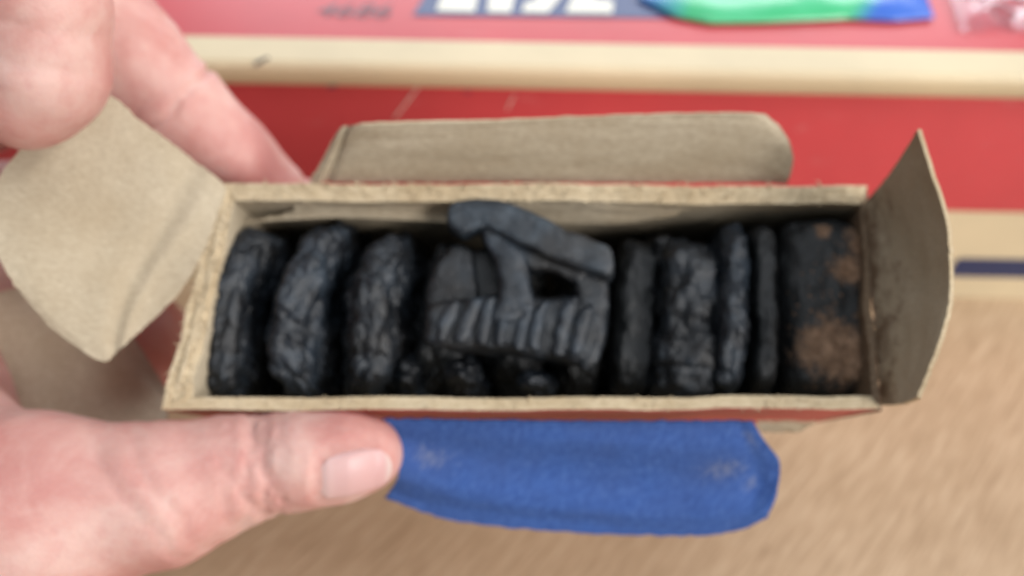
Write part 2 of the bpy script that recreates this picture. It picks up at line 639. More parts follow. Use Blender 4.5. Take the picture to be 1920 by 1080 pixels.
def wall(name, c0, c1, plies, rough, outer_mat, seed, n=150, notch=None, skin_mat=None, rim_mat=None):
    """one wall of the box: outer and inner skin, torn layered rim between them"""
    rnd = random.Random(seed)
    o0, o1, i0, i1 = RO[c0], RO[c1], RI[c0], RI[c1]
    m = plies * 2
    v, f, fm = [], [], []
    hts = [rnd.uniform(-0.5, 0.5) for _ in range(plies)]
    K = 4
    row = m + 2 * K        # verts per station: outer down (K), rim (m), inner down (K)
    up = -AX.normalized()
    for s in range(n + 1):
        t = s / n
        o, i = o0.lerp(o1, t), i0.lerp(i1, t)
        sag = 0.0006 * fbm((t * 3, seed, 0), 2)
        rim = []
        for j in range(m):
            ply, side = divmod(j, 2)
            w = (ply + side * 0.97) / plies
            p = o.lerp(i, w)
            h = hts[ply] * rough + rough * (0.9 * fbm((t * 7, seed + ply * 7.3, 0), 2) + 0.35 * fbm((t * 60, seed + ply * 3.3, side * 0.15), 2)) * 0.6
            if notch:
                h -= notch(t)
            q = 0.0003 * fbm((t * 9, seed + ply * 2.2, 9), 2) + 0.00008 * fbm((t * 70, seed + j, 4), 2)
            rim.append(p + up * h + (i - o).normalized() * (q + 0.0007 * fbm((t * 4.5, seed * 3, 2), 3)))
        lo, li = rim[0], rim[-1]
        for k in range(K):
            w = (1 - k / K)
            v.append(CM @ (lo.lerp(o + AX, w)))
        v.extend(CM @ p for p in rim)
        for k in range(K):
            w = (k + 1) / K
            v.append(CM @ (li.lerp(i + AX, w)))
    for s in range(n):
        for j in range(row - 1):
            f.append((s * row + j, (s + 1) * row + j, (s + 1) * row + j + 1, s * row + j + 1))
            fm.append(1 if j < K else (2 if j < K + m - 1 else 0))
    for s in (0, n):
        f.append(tuple(s * row + j for j in range(row)))
        fm.append(2)
    for s in range(n):
        f.append((s * row, s * row + row - 1, (s + 1) * row + row - 1, (s + 1) * row))
        fm.append(0)
    o = link(name, v, f, [skin_mat or M_KRAFT, outer_mat, rim_mat or M_TORN], cb, fmat=fm)
    autosmooth(o, 40)
    return o


wall('back_wall', 'TL', 'TR', 4, 0.0009, M_REDWALL, 3.3)
wall('front_wall', 'BR', 'BL', 2, 0.00025, M_REDWALL, 8.1)
wall('left_wall', 'BL', 'TL', 5, 0.0011, M_REDWALL, 5.7)
M_DIRTY = kraft('rust_dirtied_board', (0.13, 0.085, 0.052), (0.30, 0.22, 0.15), 0.95)
wall('right_wall', 'TR', 'BR', 2, 0.0004, M_REDWALL, 1.9, skin_mat=M_DIRTY, rim_mat=M_DIRTY)
bq = [CM @ (RO[k] + AX) for k in ('TL', 'TR', 'BR', 'BL')]
bq2 = [CM @ (RO[k] + AX * 0.975) for k in ('TL', 'TR', 'BR', 'BL')]
base = link('base', bq + bq2, [(0, 1, 2, 3), (7, 6, 5, 4), (0, 4, 5, 1), (1, 5, 6, 2), (2, 6, 7, 3), (3, 7, 4, 0)], M_KRAFT, cb, smooth=False)
fix_normals(base)


def catmull(pts, n):
    pts = [Vector(p) for p in pts]
    P_ = [pts[0] * 2 - pts[1]] + pts + [pts[-1] * 2 - pts[-2]]
    out = []
    segs = len(pts) - 1
    for i in range(n + 1):
        t = i / n * segs
        k = min(int(t), segs - 1)
        u = t - k
        p0, p1, p2, p3 = P_[k:k + 4]
        out.append(0.5 * ((2 * p1) + (p2 - p0) * u + (2 * p0 - 5 * p1 + 4 * p2 - p3) * u * u + (3 * p1 - p0 - 3 * p2 + p3) * u ** 3))
    return out


def sheet(name, rows, nu, nv, thick, m_front, m_back, parent, bump=None, rag=0.0, seed=0, m_edge=None):
    """board flap: rows of (px,py,depth) control points; towards the lens is the front skin"""
    rr = [catmull([cs(*p) for p in r], nv) for r in rows]
    cols = [catmull([r[j] for r in rr], nu) for j in range(nv + 1)]
    g = [[cols[j][i] for j in range(nv + 1)] for i in range(nu + 1)]
    nor = [[None] * (nv + 1) for _ in range(nu + 1)]
    for i in range(nu + 1):
        for j in range(nv + 1):
            a = g[min(i + 1, nu)][j] - g[max(i - 1, 0)][j]
            b = g[i][min(j + 1, nv)] - g[i][max(j - 1, 0)]
            n_ = a.cross(b).normalized()
            if n_.dot(-g[i][j]) < 0:
                n_ = -n_
            nor[i][j] = n_
    fr, bk, uv = [], [], []
    for i in range(nu + 1):
        for j in range(nv + 1):
            p = g[i][j].copy()
            uu, vv = i / nu, j / nv
            h = 0.00045 * fbm((uu * 3 + seed, vv * 3, seed), 3)
            if bump:
                h += bump(uu, vv)
            if rag and (i in (0, nu) or j in (0, nv)):
                p += Vector((noise.noise(Vector((uu * 40, vv * 40, seed))), noise.noise(Vector((uu * 40, vv * 40, seed + 9))), 0)) * rag
            p += nor[i][j] * h
            fr.append(CM @ p)
            bk.append(CM @ (p - nor[i][j] * thick))
            uv.append((uu, vv))
    f, fm = [], []
    N = len(fr)
    for i in range(nu):
        for j in range(nv):
            a = i * (nv + 1) + j
            q = (a, a + 1, a + nv + 2, a + nv + 1)
            f += [q, tuple(x + N for x in q[::-1])]
            fm += [0, 1]
    ring = [j for j in range(nv + 1)] + [i * (nv + 1) + nv for i in range(1, nu + 1)] + \
           [nu * (nv + 1) + j for j in range(nv - 1, -1, -1)] + [i * (nv + 1) for i in range(nu - 1, 0, -1)]
    for a, b in zip(ring, ring[1:] + ring[:1]):
        f.append((a, b, b + N, a + N))
        fm.append(2)
    o = link(name, fr + bk, f, [m_front, m_back, m_edge or M_TORN], parent, fmat=fm, uvs=uv + uv)
    autosmooth(o, 45)
    return o


def gauss(x, s):
    return math.exp(-(x / s) ** 2)


lf = sheet('left_flap', [
    [(426, 350, 205), (408, 405, 203), (388, 460, 201), (360, 512, 199), (332, 556, 198)],
    [(345, 285, 200), (322, 370, 199), (303, 450, 198), (288, 530, 197), (272, 612, 195)],
    [(265, 228, 195), (225, 340, 194), (200, 450, 193), (200, 560, 192), (222, 657, 192)],
    [(192, 178, 190), (120, 310, 188), (80, 440, 187), (105, 580, 188), (186, 676, 190)],
    [(70, 245, 187), (0, 330, 185), (-22, 420, 184), (18, 520, 185), (95, 615, 188)]],
    70, 60, 0.0009, M_KRAFT, M_REDWALL, cb,
    bump=lambda u, v: 0.0006 * gauss(u - 0.10 - 0.36 * v * v, 0.06) - 0.0008 * gauss(u - 0.19 - 0.36 * v * v, 0.07), rag=0.0004, seed=2)
sheet('inner_left_flap', [
    [(-70, 574, 226), (40, 538, 228), (150, 556, 226), (240, 622, 222), (316, 735, 217)],
    [(-70, 660, 224), (40, 650, 225), (150, 670, 222), (230, 705, 217), (314, 756, 212)],
    [(-70, 800, 222), (40, 800, 221), (150, 800, 217), (230, 800, 212), (312, 800, 207)]],
    20, 30, 0.0008, M_KRAFT, M_REDWALL, cb, rag=0.0002, seed=4)
sheet('back_flap', [
    [(580, 342, 208), (700, 342, 208), (950, 342, 208), (1200, 342, 208), (1400, 343, 208), (1476, 346, 208)],
    [(606, 296, 204), (700, 296, 202), (950, 296, 202), (1200, 295, 202), (1420, 292, 202), (1488, 300, 203)],
    [(626, 258, 201), (700, 256, 198), (950, 252, 198), (1200, 248, 198), (1415, 244, 198), (1472, 250, 199)],
    [(642, 237, 200), (700, 233, 196), (950, 226, 196), (1200, 216, 196), (1385, 212, 196), (1436, 214, 197)]],
    24, 70, 0.0009, M_KRAFT, M_REDWALL, cb,
    bump=lambda u, v: 0.0007 * gauss(v - 0.035, 0.015) - 0.0008 * gauss(v - 0.06, 0.02), rag=0.0003, seed=6)
sheet('right_flap', [
    [(1612, 388, 206), (1622, 470, 203), (1632, 560, 199), (1643, 650, 195), (1652, 760, 191)],
    [(1668, 325, 192), (1694, 430, 189), (1706, 550, 186), (1704, 650, 183), (1690, 757, 181)],
    [(1720, 243, 178), (1770, 405, 174), (1782, 505, 172), (1767, 622, 171), (1720, 744, 172)]],
    36, 44, 0.0008, M_STAIN, M_REDWALL, cb, rag=0.00025, seed=8)
sheet('blue_flap', [
    [(702, 788, 197.5), (850, 788, 197.5), (1050, 789, 197.5), (1250, 789, 197.5), (1360, 790, 197.5), (1412, 791, 197.5)],
    [(738, 838, 200), (850, 845, 200), (1050, 850, 200), (1250, 852, 200), (1380, 836, 199.5), (1432, 824, 199)],
    [(748, 884, 203), (850, 905, 204), (1050, 920, 205), (1250, 922, 205), (1410, 900, 203), (1464, 874, 201)],
    [(736, 915, 206), (850, 950, 208), (1050, 970, 209), (1250, 976, 209), (1400, 965, 207), (1456, 925, 204)],
    [(722, 934, 208), (850, 976, 210), (1050, 998, 211), (1250, 1005, 211), (1370, 1000, 210), (1438, 972, 207)]],
    60, 110, 0.0006, M_BLUE, M_KRAFT, cb,
    bump=lambda u, v: -0.0022 * gauss(u - 0.22 - 0.34 * v, 0.17) * (1 - 0.5 * v) - 0.0004 * gauss(v - 0.88 + 0.1 * u, 0.05) + 0.0006 * gauss(u - 0.55 - 0.20 * v, 0.12), rag=0.00035, seed=10, m_edge=M_BLUE)
sheet('side_tab', [
    [(1420, 793, 199), (1470, 793, 199), (1530, 792, 199)],
    [(1424, 804, 201), (1470, 804, 201), (1512, 803, 201)],
    [(1430, 811, 203), (1470, 811, 203), (1496, 810, 203)]], 6, 12, 0.0007, M_KRAFT, M_KRAFT, cb, rag=0.0001, seed=18)
# torn paper liner against the back wall
for rows, sd in (([[(545, 372, 206), (640, 373, 206), (760, 372, 206), (850, 374, 206)],
                   [(545, 398, 209), (640, 392, 209), (760, 394, 209), (850, 396, 209)],
                   [(455, 418, 211), (620, 408, 210), (760, 413, 210), (846, 418, 210)]], 12),
                 ([[(960, 378, 206), (1100, 379, 206), (1240, 380, 206), (1330, 382, 206)],
                   [(960, 398, 209), (1100, 399, 209), (1220, 398, 209), (1290, 392, 208)],
                   [(965, 413, 212), (1080, 420, 212), (1190, 417, 212), (1255, 402, 209)]], 15)):
    sheet('paper_liner', rows, 12, 40, 0.0003, M_KRAFT, M_KRAFT, cb, rag=0.0006, seed=sd)

# ------------------------------------------------------------------ signed-distance modelling
def sdf_mesh(fn, lo, hi, step):
    lo, hi = np.array(lo, float), np.array(hi, float)
    n = np.ceil((hi - lo) / step).astype(int) + 1
    ax = [lo[k] + step * np.arange(n[k]) for k in range(3)]
    X, Y, Z = np.meshgrid(*ax, indexing='ij')
    pts_ = np.stack([X, Y, Z], -1).reshape(-1, 3)
    K = 5                                     # coarse pass first, fine values only near the surface
    cax = [np.arange(lo[k], hi[k] + step * (K + 1), step * K) for k in range(3)]
    cg = np.stack(np.meshgrid(*cax, indexing='ij'), -1)
    cD = fn(cg.reshape(-1, 3)).reshape(cg.shape[:3])
    ci = np.rint((pts_ - lo) / (step * K)).astype(int)
    D = cD[ci[:, 0], ci[:, 1], ci[:, 2]].copy()
    near = np.abs(D) < step * K * 1.3 + 2.0
    D[near] = fn(pts_[near])
    D = D.reshape(n)
    S = D < 0
    cell = np.zeros(n - 1, int)
    acc = np.zeros((*(n - 1), 3))
    cnt = np.zeros(n - 1)
    corners = [(i, j, k) for i in (0, 1) for j in (0, 1) for k in (0, 1)]
    sl = lambda c: tuple(slice(c[q], n[q] - 1 + c[q]) for q in range(3))
    for a in corners:
        cell += S[sl(a)]
    for a in corners:
        for q in range(3):
            if a[q] == 0:
                b = list(a)
                b[q] = 1
                b = tuple(b)
                Da, Db = D[sl(a)], D[sl(b)]
                cr = (Da < 0) != (Db < 0)
                t = np.where(cr, Da / np.where(cr, Da - Db, 1), 0)
                for w in range(3):
                    acc[..., w] += np.where(cr, a[w] + (t if w == q else 0), 0)
                cnt += cr
    act = (cell > 0) & (cell < 8)
    idx = -np.ones(n - 1, int)
    idx[act] = np.arange(act.sum())
    ijk = np.argwhere(act)
    verts = lo + step * (ijk + acc[act] / cnt[act][:, None])
    faces = []
    for q in range(3):
        u, w = (q + 1) % 3, (q + 2) % 3
        s0 = [slice(0, n[k]) for k in range(3)]
        a = list(s0)
        b = list(s0)
        a[q] = slice(0, n[q] - 1)
        b[q] = slice(1, n[q])
        ch = S[tuple(a)] != S[tuple(b)]
        e = np.argwhere(ch)
        e = e[(e[:, u] > 0) & (e[:, w] > 0) & (e[:, u] < n[u] - 1) & (e[:, w] < n[w] - 1)]
        flip = S[e[:, 0], e[:, 1], e[:, 2]]
        du, dw = np.zeros(3, int), np.zeros(3, int)
        du[u], dw[w] = 1, 1
        q4 = np.stack([idx[tuple((e - du - dw).T)], idx[tuple((e - dw).T)], idx[tuple(e.T)], idx[tuple((e - du).T)]], 1)
        q4[~flip] = q4[~flip][:, ::-1]
        faces.append(q4)
    faces = np.concatenate(faces)
    for _ in range(3):
        verts = project(fn, verts, step * 0.4)
    return verts, faces


def grad(fn, v, h):
    g = np.zeros_like(v)
    for k in range(3):
        dv = np.zeros(3)
        dv[k] = h
        g[:, k] = fn(v + dv) - fn(v - dv)
    return g / np.maximum(np.linalg.norm(g, axis=1, keepdims=True), 1e-9)


def project(fn, v, h):
    d = fn(v)
    return v - grad(fn, v, h) * np.clip(d, -3 * h, 3 * h)[:, None]


def capsule(p, a, b, ra, rb_):
    a, b = np.array(a), np.array(b)
    ba = b - a
    h = np.clip((p - a) @ ba / (ba @ ba), 0, 1)
    return np.linalg.norm(p - a - h[:, None] * ba, axis=1) - (ra + (rb_ - ra) * h)


def smin(a, b, k):
    h = np.clip(0.5 + 0.5 * (b - a) / k, 0, 1)
    return b + (a - b) * h - k * h * (1 - h)


def chain(p, pts, k=2.5):
    d = None
    for (a, ra), (b, rb_) in zip(pts, pts[1:]):
        c = capsule(p, a, b, ra, rb_)
        d = c if d is None else smin(d, c, k)
    return d


def mm(px, py, d):
    return np.array(cs(px, py, d)) * 1000.0


def J(*rows):
    return [(mm(x, y, d), r) for x, y, d, r in rows]


# ------------------------------------------------------------------ the hand (all in mm, camera space)
THUMB = J((-190, 1010, 188, 25), (60, 965, 185, 21), (300, 928, 188, 14.5), (430, 886, 191, 11.5), (560, 863, 193, 10.3), (640, 854, 195, 9.6), (690, 850, 197, 8.2))
INDEX = J((-300, 330, 185, 14), (-150, -120, 172, 13), (0, -200, 170, 13), (76, 5, 170, 12.2), (72, 132, 173, 12.2), (44, 164, 174, 11.6))
MIDDLE = J((-250, 150, 225, 14), (-40, -210, 208, 12.5), (132, -12, 212, 14.2), (244, 110, 218, 13.4), (328, 195, 224, 12.3), (436, 294, 232, 11.0), (512, 356, 237, 8.6))
RING = J((-150, 250, 245, 13), (60, 180, 250, 10), (330, 330, 252, 9), (560, 384, 252, 7.6))
PINKY = J((-80, 380, 262, 11), (120, 350, 272, 8.5), (330, 405, 270, 7.8), (470, 416, 268, 6.6))
PALM = J((-300, 280, 195, 20), (-330, 520, 195, 22), (-230, 830, 192, 25))
PALM2 = J((-260, 300, 240, 24), (-150, 560, 252, 30), (-190, 900, 215, 28))
PALM3 = J((-60, 470, 262, 22), (60, 600, 266, 22), (225, 655, 264, 19), (60, 800, 250, 22), (-60, 840, 235, 24))
WRIST = J((-300, 600, 235, 34), (-900, 820, 250, 32))
MA = mm(450, 280, 232) - mm(262, 92, 218)
TA = mm(560, 868, 193) - mm(430, 893, 191)
CREASES = [  # point, axis, depth, width, reach (mm)
    (mm(345, 178, 224), MA, 1.5, 0.9, 15),
    (mm(318, 155, 222), MA, 0.5, 0.7, 15),
    (mm(250, 90, 218), MA, 0.35, 0.8, 15),
    (mm(425, 890, 185), TA, 0.40, 0.9, 12),
    (mm(450, 885, 185), TA, 0.55, 0.7, 12),
    (mm(470, 885, 185), TA, 0.75, 0.8, 12),
    (mm(492, 880, 185), TA, 0.85, 0.7, 13),
    (mm(512, 878, 185), TA, 0.65, 0.6, 12),
    (mm(530, 874, 185), TA, 0.40, 0.6, 11),
    (mm(300, 930, 175), TA + np.array([0, 6.0, 0]), 0.45, 1.2, 16),
    (mm(240, 930, 175), TA + np.array([0, 8.0, 0]), 0.40, 1.2, 16),
    (mm(40, 120, 160), mm(60, 200, 165) - mm(70, 50, 160), 0.35, 1.0, 13),
    (mm(60, 60, 160), mm(60, 200, 165) - mm(70, 50, 160), 0.25, 0.9, 13),
]
NAIL_C = mm(654, 887, 186)


def hand_core(p):
    th = chain(p, THUMB, 4.0)
    ix = chain(p, INDEX, 4.0)
    mi = chain(p, MIDDLE, 3.0)
    ri = chain(p, RING, 3.0)
    pi_ = chain(p, PINKY, 3.0)
    pa = smin(smin(chain(p, PALM, 6), chain(p, PALM2, 8), 12), chain(p, PALM3, 8), 10)
    pa = smin(pa, chain(p, WRIST, 6), 14)
    d = smin(pa, th, 14)
    fi = np.minimum(smin(ix, mi, 0.15), np.minimum(ri, pi_))
    return smin(d, fi, 5.0)


tdir = THUMB[-1][0] - THUMB[-3][0]
tdir = tdir / np.linalg.norm(tdir)
cen = np.array([mm(664, 890, 187)])
for _ in range(12):
    cen = project(hand_core, cen, 0.5)
nrm = grad(hand_core, cen, 0.6)[0]
lon = tdir - nrm * (tdir @ nrm)
lon /= np.linalg.norm(lon)
NAIL = {'cen': cen[0], 'nrm': nrm, 'lon': lon, 'lat': np.cross(nrm, lon)}


def wob(p, s, amp, ph):
    q = p / s
    return amp * (np.sin(q[:, 0] * 1.3 + ph) * np.sin(q[:, 1] * 1.1 + 2.1 * ph) + np.sin(q[:, 2] * 1.7 + q[:, 0] * 0.6 + ph) * 0.7)


def hand_sdf(p):
    d = hand_core(p)
    for c, axis, dep, wid, rad in CREASES:
        ax_ = axis / np.linalg.norm(axis)
        r = p - c
        t = r @ ax_
        w = np.linalg.norm(r, axis=1)
        t = t + 0.8 * np.sin((r @ np.array([0.3, 0.8, 0.5])) * 0.45 + c[0]) + 0.3 * np.sin((r @ np.array([-0.4, 0.9, 0.3])) * 1.1 + 2 * c[1])
        d = d + dep * np.exp(-(t / wid) ** 2) * np.clip(1.6 - w / rad, 0, 1)
    d = d + wob(p, 7.0, 0.38, 0.4) + wob(p, 3.1, 0.10, 1.9)
    # nail bed: shallow seat with a fold of skin around it
    r = p - NAIL['cen']
    a_, b_, h_ = r @ NAIL['lon'] / 8.0, r @ NAIL['lat'] / 6.6, r @ NAIL['nrm']
    rho = (np.abs(a_) ** 3 + np.abs(b_) ** 3) ** (1 / 3)
    on = np.clip(1 - np.abs(h_) / 7.0, 0, 1)
    d = d + on * (0.55 * np.exp(-((rho - 1.0) / 0.10) ** 2) - 0.40 * np.exp(-((rho - 1.24) / 0.14) ** 2) * np.clip(0.6 - a_, 0, 1))
    return d


hv, hf = sdf_mesh(hand_sdf, (-190, -110, -320), (0, 110, -140), 1.25)
hand = link('hand', [CM @ Vector(x) for x in hv * 0.001], hf.tolist(), M_SKIN)
tag(hand, 'bare left hand gripping the cardboard box, thumb along its front edge', 'hand')

# thumbnail: a thin curved plate seated on the thumb's skin
cen, lon, lat = [NAIL['cen']], NAIL['lon'], NAIL['lat']
NU, NV = 26, 18
pts, uv = [], []
for i in range(NU + 1):
    u = i / NU * 2 - 1
    for j in range(NV + 1):
        w = j / NV * 2 - 1
        # superellipse disc mapping for a rounded root and squarer free edge
        sx_ = u * math.sqrt(max(0, 1 - 0.42 * w * w))
        sw_ = w * math.sqrt(max(0, 1 - 0.40 * u * u))
        pts.append(cen[0] + lon * sx_ * 8.0 + lat * sw_ * 6.6)
        uv.append(((sx_ + 1) / 2, (sw_ + 1) / 2))
pts = np.array(pts)
for _ in range(14):
    pts = project(hand_core, pts, 0.5)
gn = grad(hand_core, pts, 0.8)
uvn = np.array(uv)
edge = np.clip(1 - np.maximum(abs(uvn[:, 0] * 2 - 1), abs(uvn[:, 1] * 2 - 1)), 0, 1)
lift = -0.45 + 0.75 * np.clip(edge * 4, 0, 1) ** 0.7 + 0.45 * np.clip((uvn[:, 0] - 0.8) * 5, 0, 1)
top = pts + gn * lift[:, None]
tip_over = np.clip((uvn[:, 0] - 0.86) * 8, 0, 1.2)
top = top + lon * tip_over[:, None] * 0.7
bot = pts - gn * 0.8
f = []
N = len(top)
for i in range(NU):
    for j in range(NV):
        a = i * (NV + 1) + j
        q = (a, a + 1, a + NV + 2, a + NV + 1)
        f += [q, tuple(x + N for x in q[::-1])]
ring = [j for j in range(NV + 1)] + [i * (NV + 1) + NV for i in range(1, NU + 1)] + \
       [NU * (NV + 1) + j for j in range(NV - 1, -1, -1)] + [i * (NV + 1) for i in range(NU - 1, 0, -1)]
for a, b in zip(ring, ring[1:] + ring[:1]):
    f.append((a, b, b + N, a + N))
nail = link('thumbnail', [CM @ Vector(x) for x in np.concatenate([top, bot]) * 0.001], f, M_NAIL, hand, uvs=uv + uv)
autosmooth(nail, 60)

# ------------------------------------------------------------------ the black lumps in the box
AXU = AX.normalized()
YV = (RI['BL'] + RI['BR'] - RI['TL'] - RI['TR']).normalized()      # down the opening
YV = (YV - AXU * YV.dot(AXU)).normalized()
XV = YV.cross(AXU).normalized()
if XV.x < 0:
    XV = -XV


def lump(px, py, hx, hy, w_top, w_bot, tilt, mat, seed, label, amp=1.0, ex=3.2, bend=0.0, freq=1.0, steps=0.0, ridge=0.0, rfreq=1.0, rslope=0.6):
    """a lump standing on end in the box; px,py and half sizes as seen at its top"""
    d = d_rim(py) + w_top + 5
    k = d / F_PX * 0.001
    top_c = cs(px, py, d)
    hz = (w_bot - w_top) / 2 * 0.001
    cen = top_c + AXU * (hz - 0.005)
    a, b, c = hx * k, hy * k, hz
    ca, sa = math.cos(math.radians(tilt)), math.sin(math.radians(tilt))
    bm = bmesh.new()
    bmesh.ops.create_cube(bm, size=2.0)
    bmesh.ops.subdivide_edges(bm, edges=list(bm.edges), cuts=44, use_grid_fill=True)
    for v in bm.verts:
        p = v.co.copy()
        m = (abs(p.x) ** ex + abs(p.y) ** ex + abs(p.z) ** ex) ** (1 / ex)
        n_ = p / m
        q = Vector((n_.x * a, n_.y * b, n_.z * c))
        s = 1000.0
        r = fbm((q.x * 130 * freq + seed, q.y * 110 * freq, q.z * 110 * freq + seed * 2), 3) * 0.0019 * amp
        r += fbm((q.x * 480 + seed, q.y * 480, q.z * 480), 3) * 0.0006 * amp
        vd = noise.voronoi(Vector((q.x * 190 + seed, q.y * 150, q.z * 120)))[0]
        r += amp * (0.0022 * (vd[1] - vd[0]) - 0.0007)
        if ridge:
            ph = (q.y + rslope * q.x + 0.35 * q.z) * 1500 * rfreq + 2.2 * noise.noise(Vector((q.x * 140, q.y * 140, q.z * 140 + seed)))
            r += ridge * 0.00085 * (abs(math.sin(ph)) ** 0.7 - 0.5)
        if steps:
            r += steps * 0.001 * (math.floor(q.y * 190 + 0.6 * noise.noise(q * 150)) % 2)
        q = q + n_.normalized() * r
        q.x += bend * 0.001 * math.sin(n_.y * 2.6 + seed)
        qx, qy = q.x * ca - q.y * sa, q.x * sa + q.y * ca
        v.co = XV * qx + YV * qy - AXU * q.z
    me = bpy.data.meshes.new('charcoal_lump')
    R3 = CM.to_3x3()
    for v in bm.verts:
        v.co = R3 @ v.co
    bmesh.ops.recalc_face_normals(bm, faces=bm.faces)
    for f_ in bm.faces:
        f_.smooth = True
    bm.to_mesh(me)
    bm.free()
    me.materials.append(mat)
    o = bpy.data.objects.new('charcoal_lump', me)
    COL.objects.link(o)
    o.location = CM @ cen
    tag(o, label, 'charcoal', 'black lumps packed in the cardboard box')
    return o


WB = 57.5
lump(438, 578, 54, 180, 2, WB, 6, M_COAL, 11, 'black charcoal stick at the far left end of the box', ex=3.2, bend=0.8, amp=0.75, ridge=1.1, rslope=0.9)
lump(566, 570, 58, 186, 0.5, WB, 1, M_COAL2, 23, 'wavy black charcoal stick, second from the left end of the box', ex=2.8, bend=1.5, amp=0.85, ridge=1.1, rfreq=0.8, rslope=-0.5)
lump(700, 580, 64, 178, 1, WB, 6, M_COAL, 37, 'bulging black charcoal stick, third from the left end of the box', ex=2.6, bend=0.9, amp=0.8, ridge=1.2, rfreq=0.9, rslope=0.8)
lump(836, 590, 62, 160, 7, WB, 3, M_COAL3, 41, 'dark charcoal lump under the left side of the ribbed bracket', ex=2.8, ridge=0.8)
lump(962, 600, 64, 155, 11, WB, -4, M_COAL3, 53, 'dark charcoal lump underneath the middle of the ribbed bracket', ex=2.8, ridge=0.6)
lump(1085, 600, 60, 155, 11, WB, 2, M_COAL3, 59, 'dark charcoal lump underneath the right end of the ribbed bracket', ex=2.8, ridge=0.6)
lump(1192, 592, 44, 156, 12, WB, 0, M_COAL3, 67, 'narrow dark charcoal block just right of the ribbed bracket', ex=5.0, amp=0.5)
lump(1290, 596, 58, 160, 5, WB, 2, M_COAL, 71, 'stepped grey-black charcoal block between two narrower upright pieces', ex=5.0, amp=0.7, steps=1.1)
lump(1372, 570, 34, 178, 0.5, WB, 1, M_COAL2, 77, 'tall shiny blue-grey charcoal stick with a pale glint at its lower end', ex=3.4, amp=0.8, ridge=0.6, rfreq=0.6, rslope=0.2)
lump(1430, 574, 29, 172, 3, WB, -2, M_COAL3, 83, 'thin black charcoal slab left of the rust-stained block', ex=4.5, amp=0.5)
M_RUST = charcoal('rusty_charcoal', (0.010, 0.011, 0.012), (0.022, 0.024, 0.026), 0.5,
                  rust=([R for R in [tuple(CM.to_3x3() @ (XV * x + YV * y - AXU * z)) for x, y, z in
                         ((0.000, 0.0110, 0.0265), (0.0065, 0.0135, 0.0265), (0.0045, -0.0075, 0.0265), (0.0085, -0.0150, 0.0265), (0.0105, 0.002, 0.026), (-0.002, -0.017, 0.0265))]],
                        [0.0105, 0.0085, 0.0060, 0.0075, 0.0060, 0.0030]))
rust_block = lump(1549, 572, 86, 176, 3, WB, -2, M_RUST, 97, 'wide black charcoal block with brown rust patches at the right end', ex=5.5, amp=0.45, freq=0.7)

# ------------------------------------------------------------------ ribbed bracket lying across the lumps
br = empty('ribbed_bracket', P(965, 600, d_rim(600) + 8))
tag(br, 'black ribbed bracket with slanted top bar and holes, lying across the charcoal', 'bracket')


for px_, py_, hx_, hy_, wt_, sd_, lb_ in (
        (772, 706, 34, 40, 8, 131, 'small charcoal chip below the left corner of the ribbed bracket'),
        (872, 700, 44, 40, 5, 137, 'charcoal chunk peeking out under the lower left edge of the ribbed bracket'),
        (1008, 718, 40, 26, 6, 149, 'small charcoal nub under the middle of the ribbed bracket'),
        (1243, 470, 30, 46, 10, 151, 'charcoal chip wedged by the back wall, right of the narrow dark block'),
        (645, 440, 26, 36, 12, 157, 'charcoal chip by the back wall between second and third sticks')):
    lump(px_, py_, hx_, hy_, wt_, WB, 8, M_COAL if sd_ != 149 else M_COAL2, sd_, lb_, ex=2.6, amp=1.1, ridge=0.6)


def rounded_poly(name, pts, dtop, dthick, mat, bevel=0.0012, parent=br, seed=0, tilt=None):
    """polygon outline (photo positions at depth rim+dtop), extruded away from the lens with rounded edges"""
    bm = bmesh.new()
    vv = []
    for x, y in pts:
        dd = d_rim(y) + dtop + (tilt(x, y) if tilt else 0)
        vv.append(bm.verts.new(CM @ cs(x, y, dd)))
    f0 = bm.faces.new(vv)
    r = bmesh.ops.extrude_face_region(bm, geom=[f0])
    R3 = CM.to_3x3()
    for g in r['geom']:
        if isinstance(g, bmesh.types.BMVert):
            g.co += R3 @ (AXU * dthick * 0.001)
    bmesh.ops.recalc_face_normals(bm, faces=bm.faces)
    bmesh.ops.bevel(bm, geom=list(bm.edges), offset=bevel, segments=3, profile=0.5, affect='EDGES', clamp_overlap=True)
    bmesh.ops.triangulate(bm, faces=bm.faces)
    for _ in range(3):
        bmesh.ops.subdivide_edges(bm, edges=[e_ for e_ in bm.edges if e_.calc_length() > 0.0018], cuts=1)
        bmesh.ops.triangulate(bm, faces=bm.faces)
    for v in bm.verts:
        n_ = noise.noise_vector(v.co * 210 + Vector((seed, 0, 0)))
        v.co += n_ * 0.0006 + noise.noise_vector(v.co * 620) * 0.00022
    me = bpy.data.meshes.new(name)
    bm.to_mesh(me)
    bm.free()
    me.materials.append(mat)
    o = bpy.data.objects.new(name, me)
    COL.objects.link(o)
    o.parent = parent
    o.matrix_parent_inverse = Matrix.Translation(parent.location).inverted()
    autosmooth(o, 50)
    return o


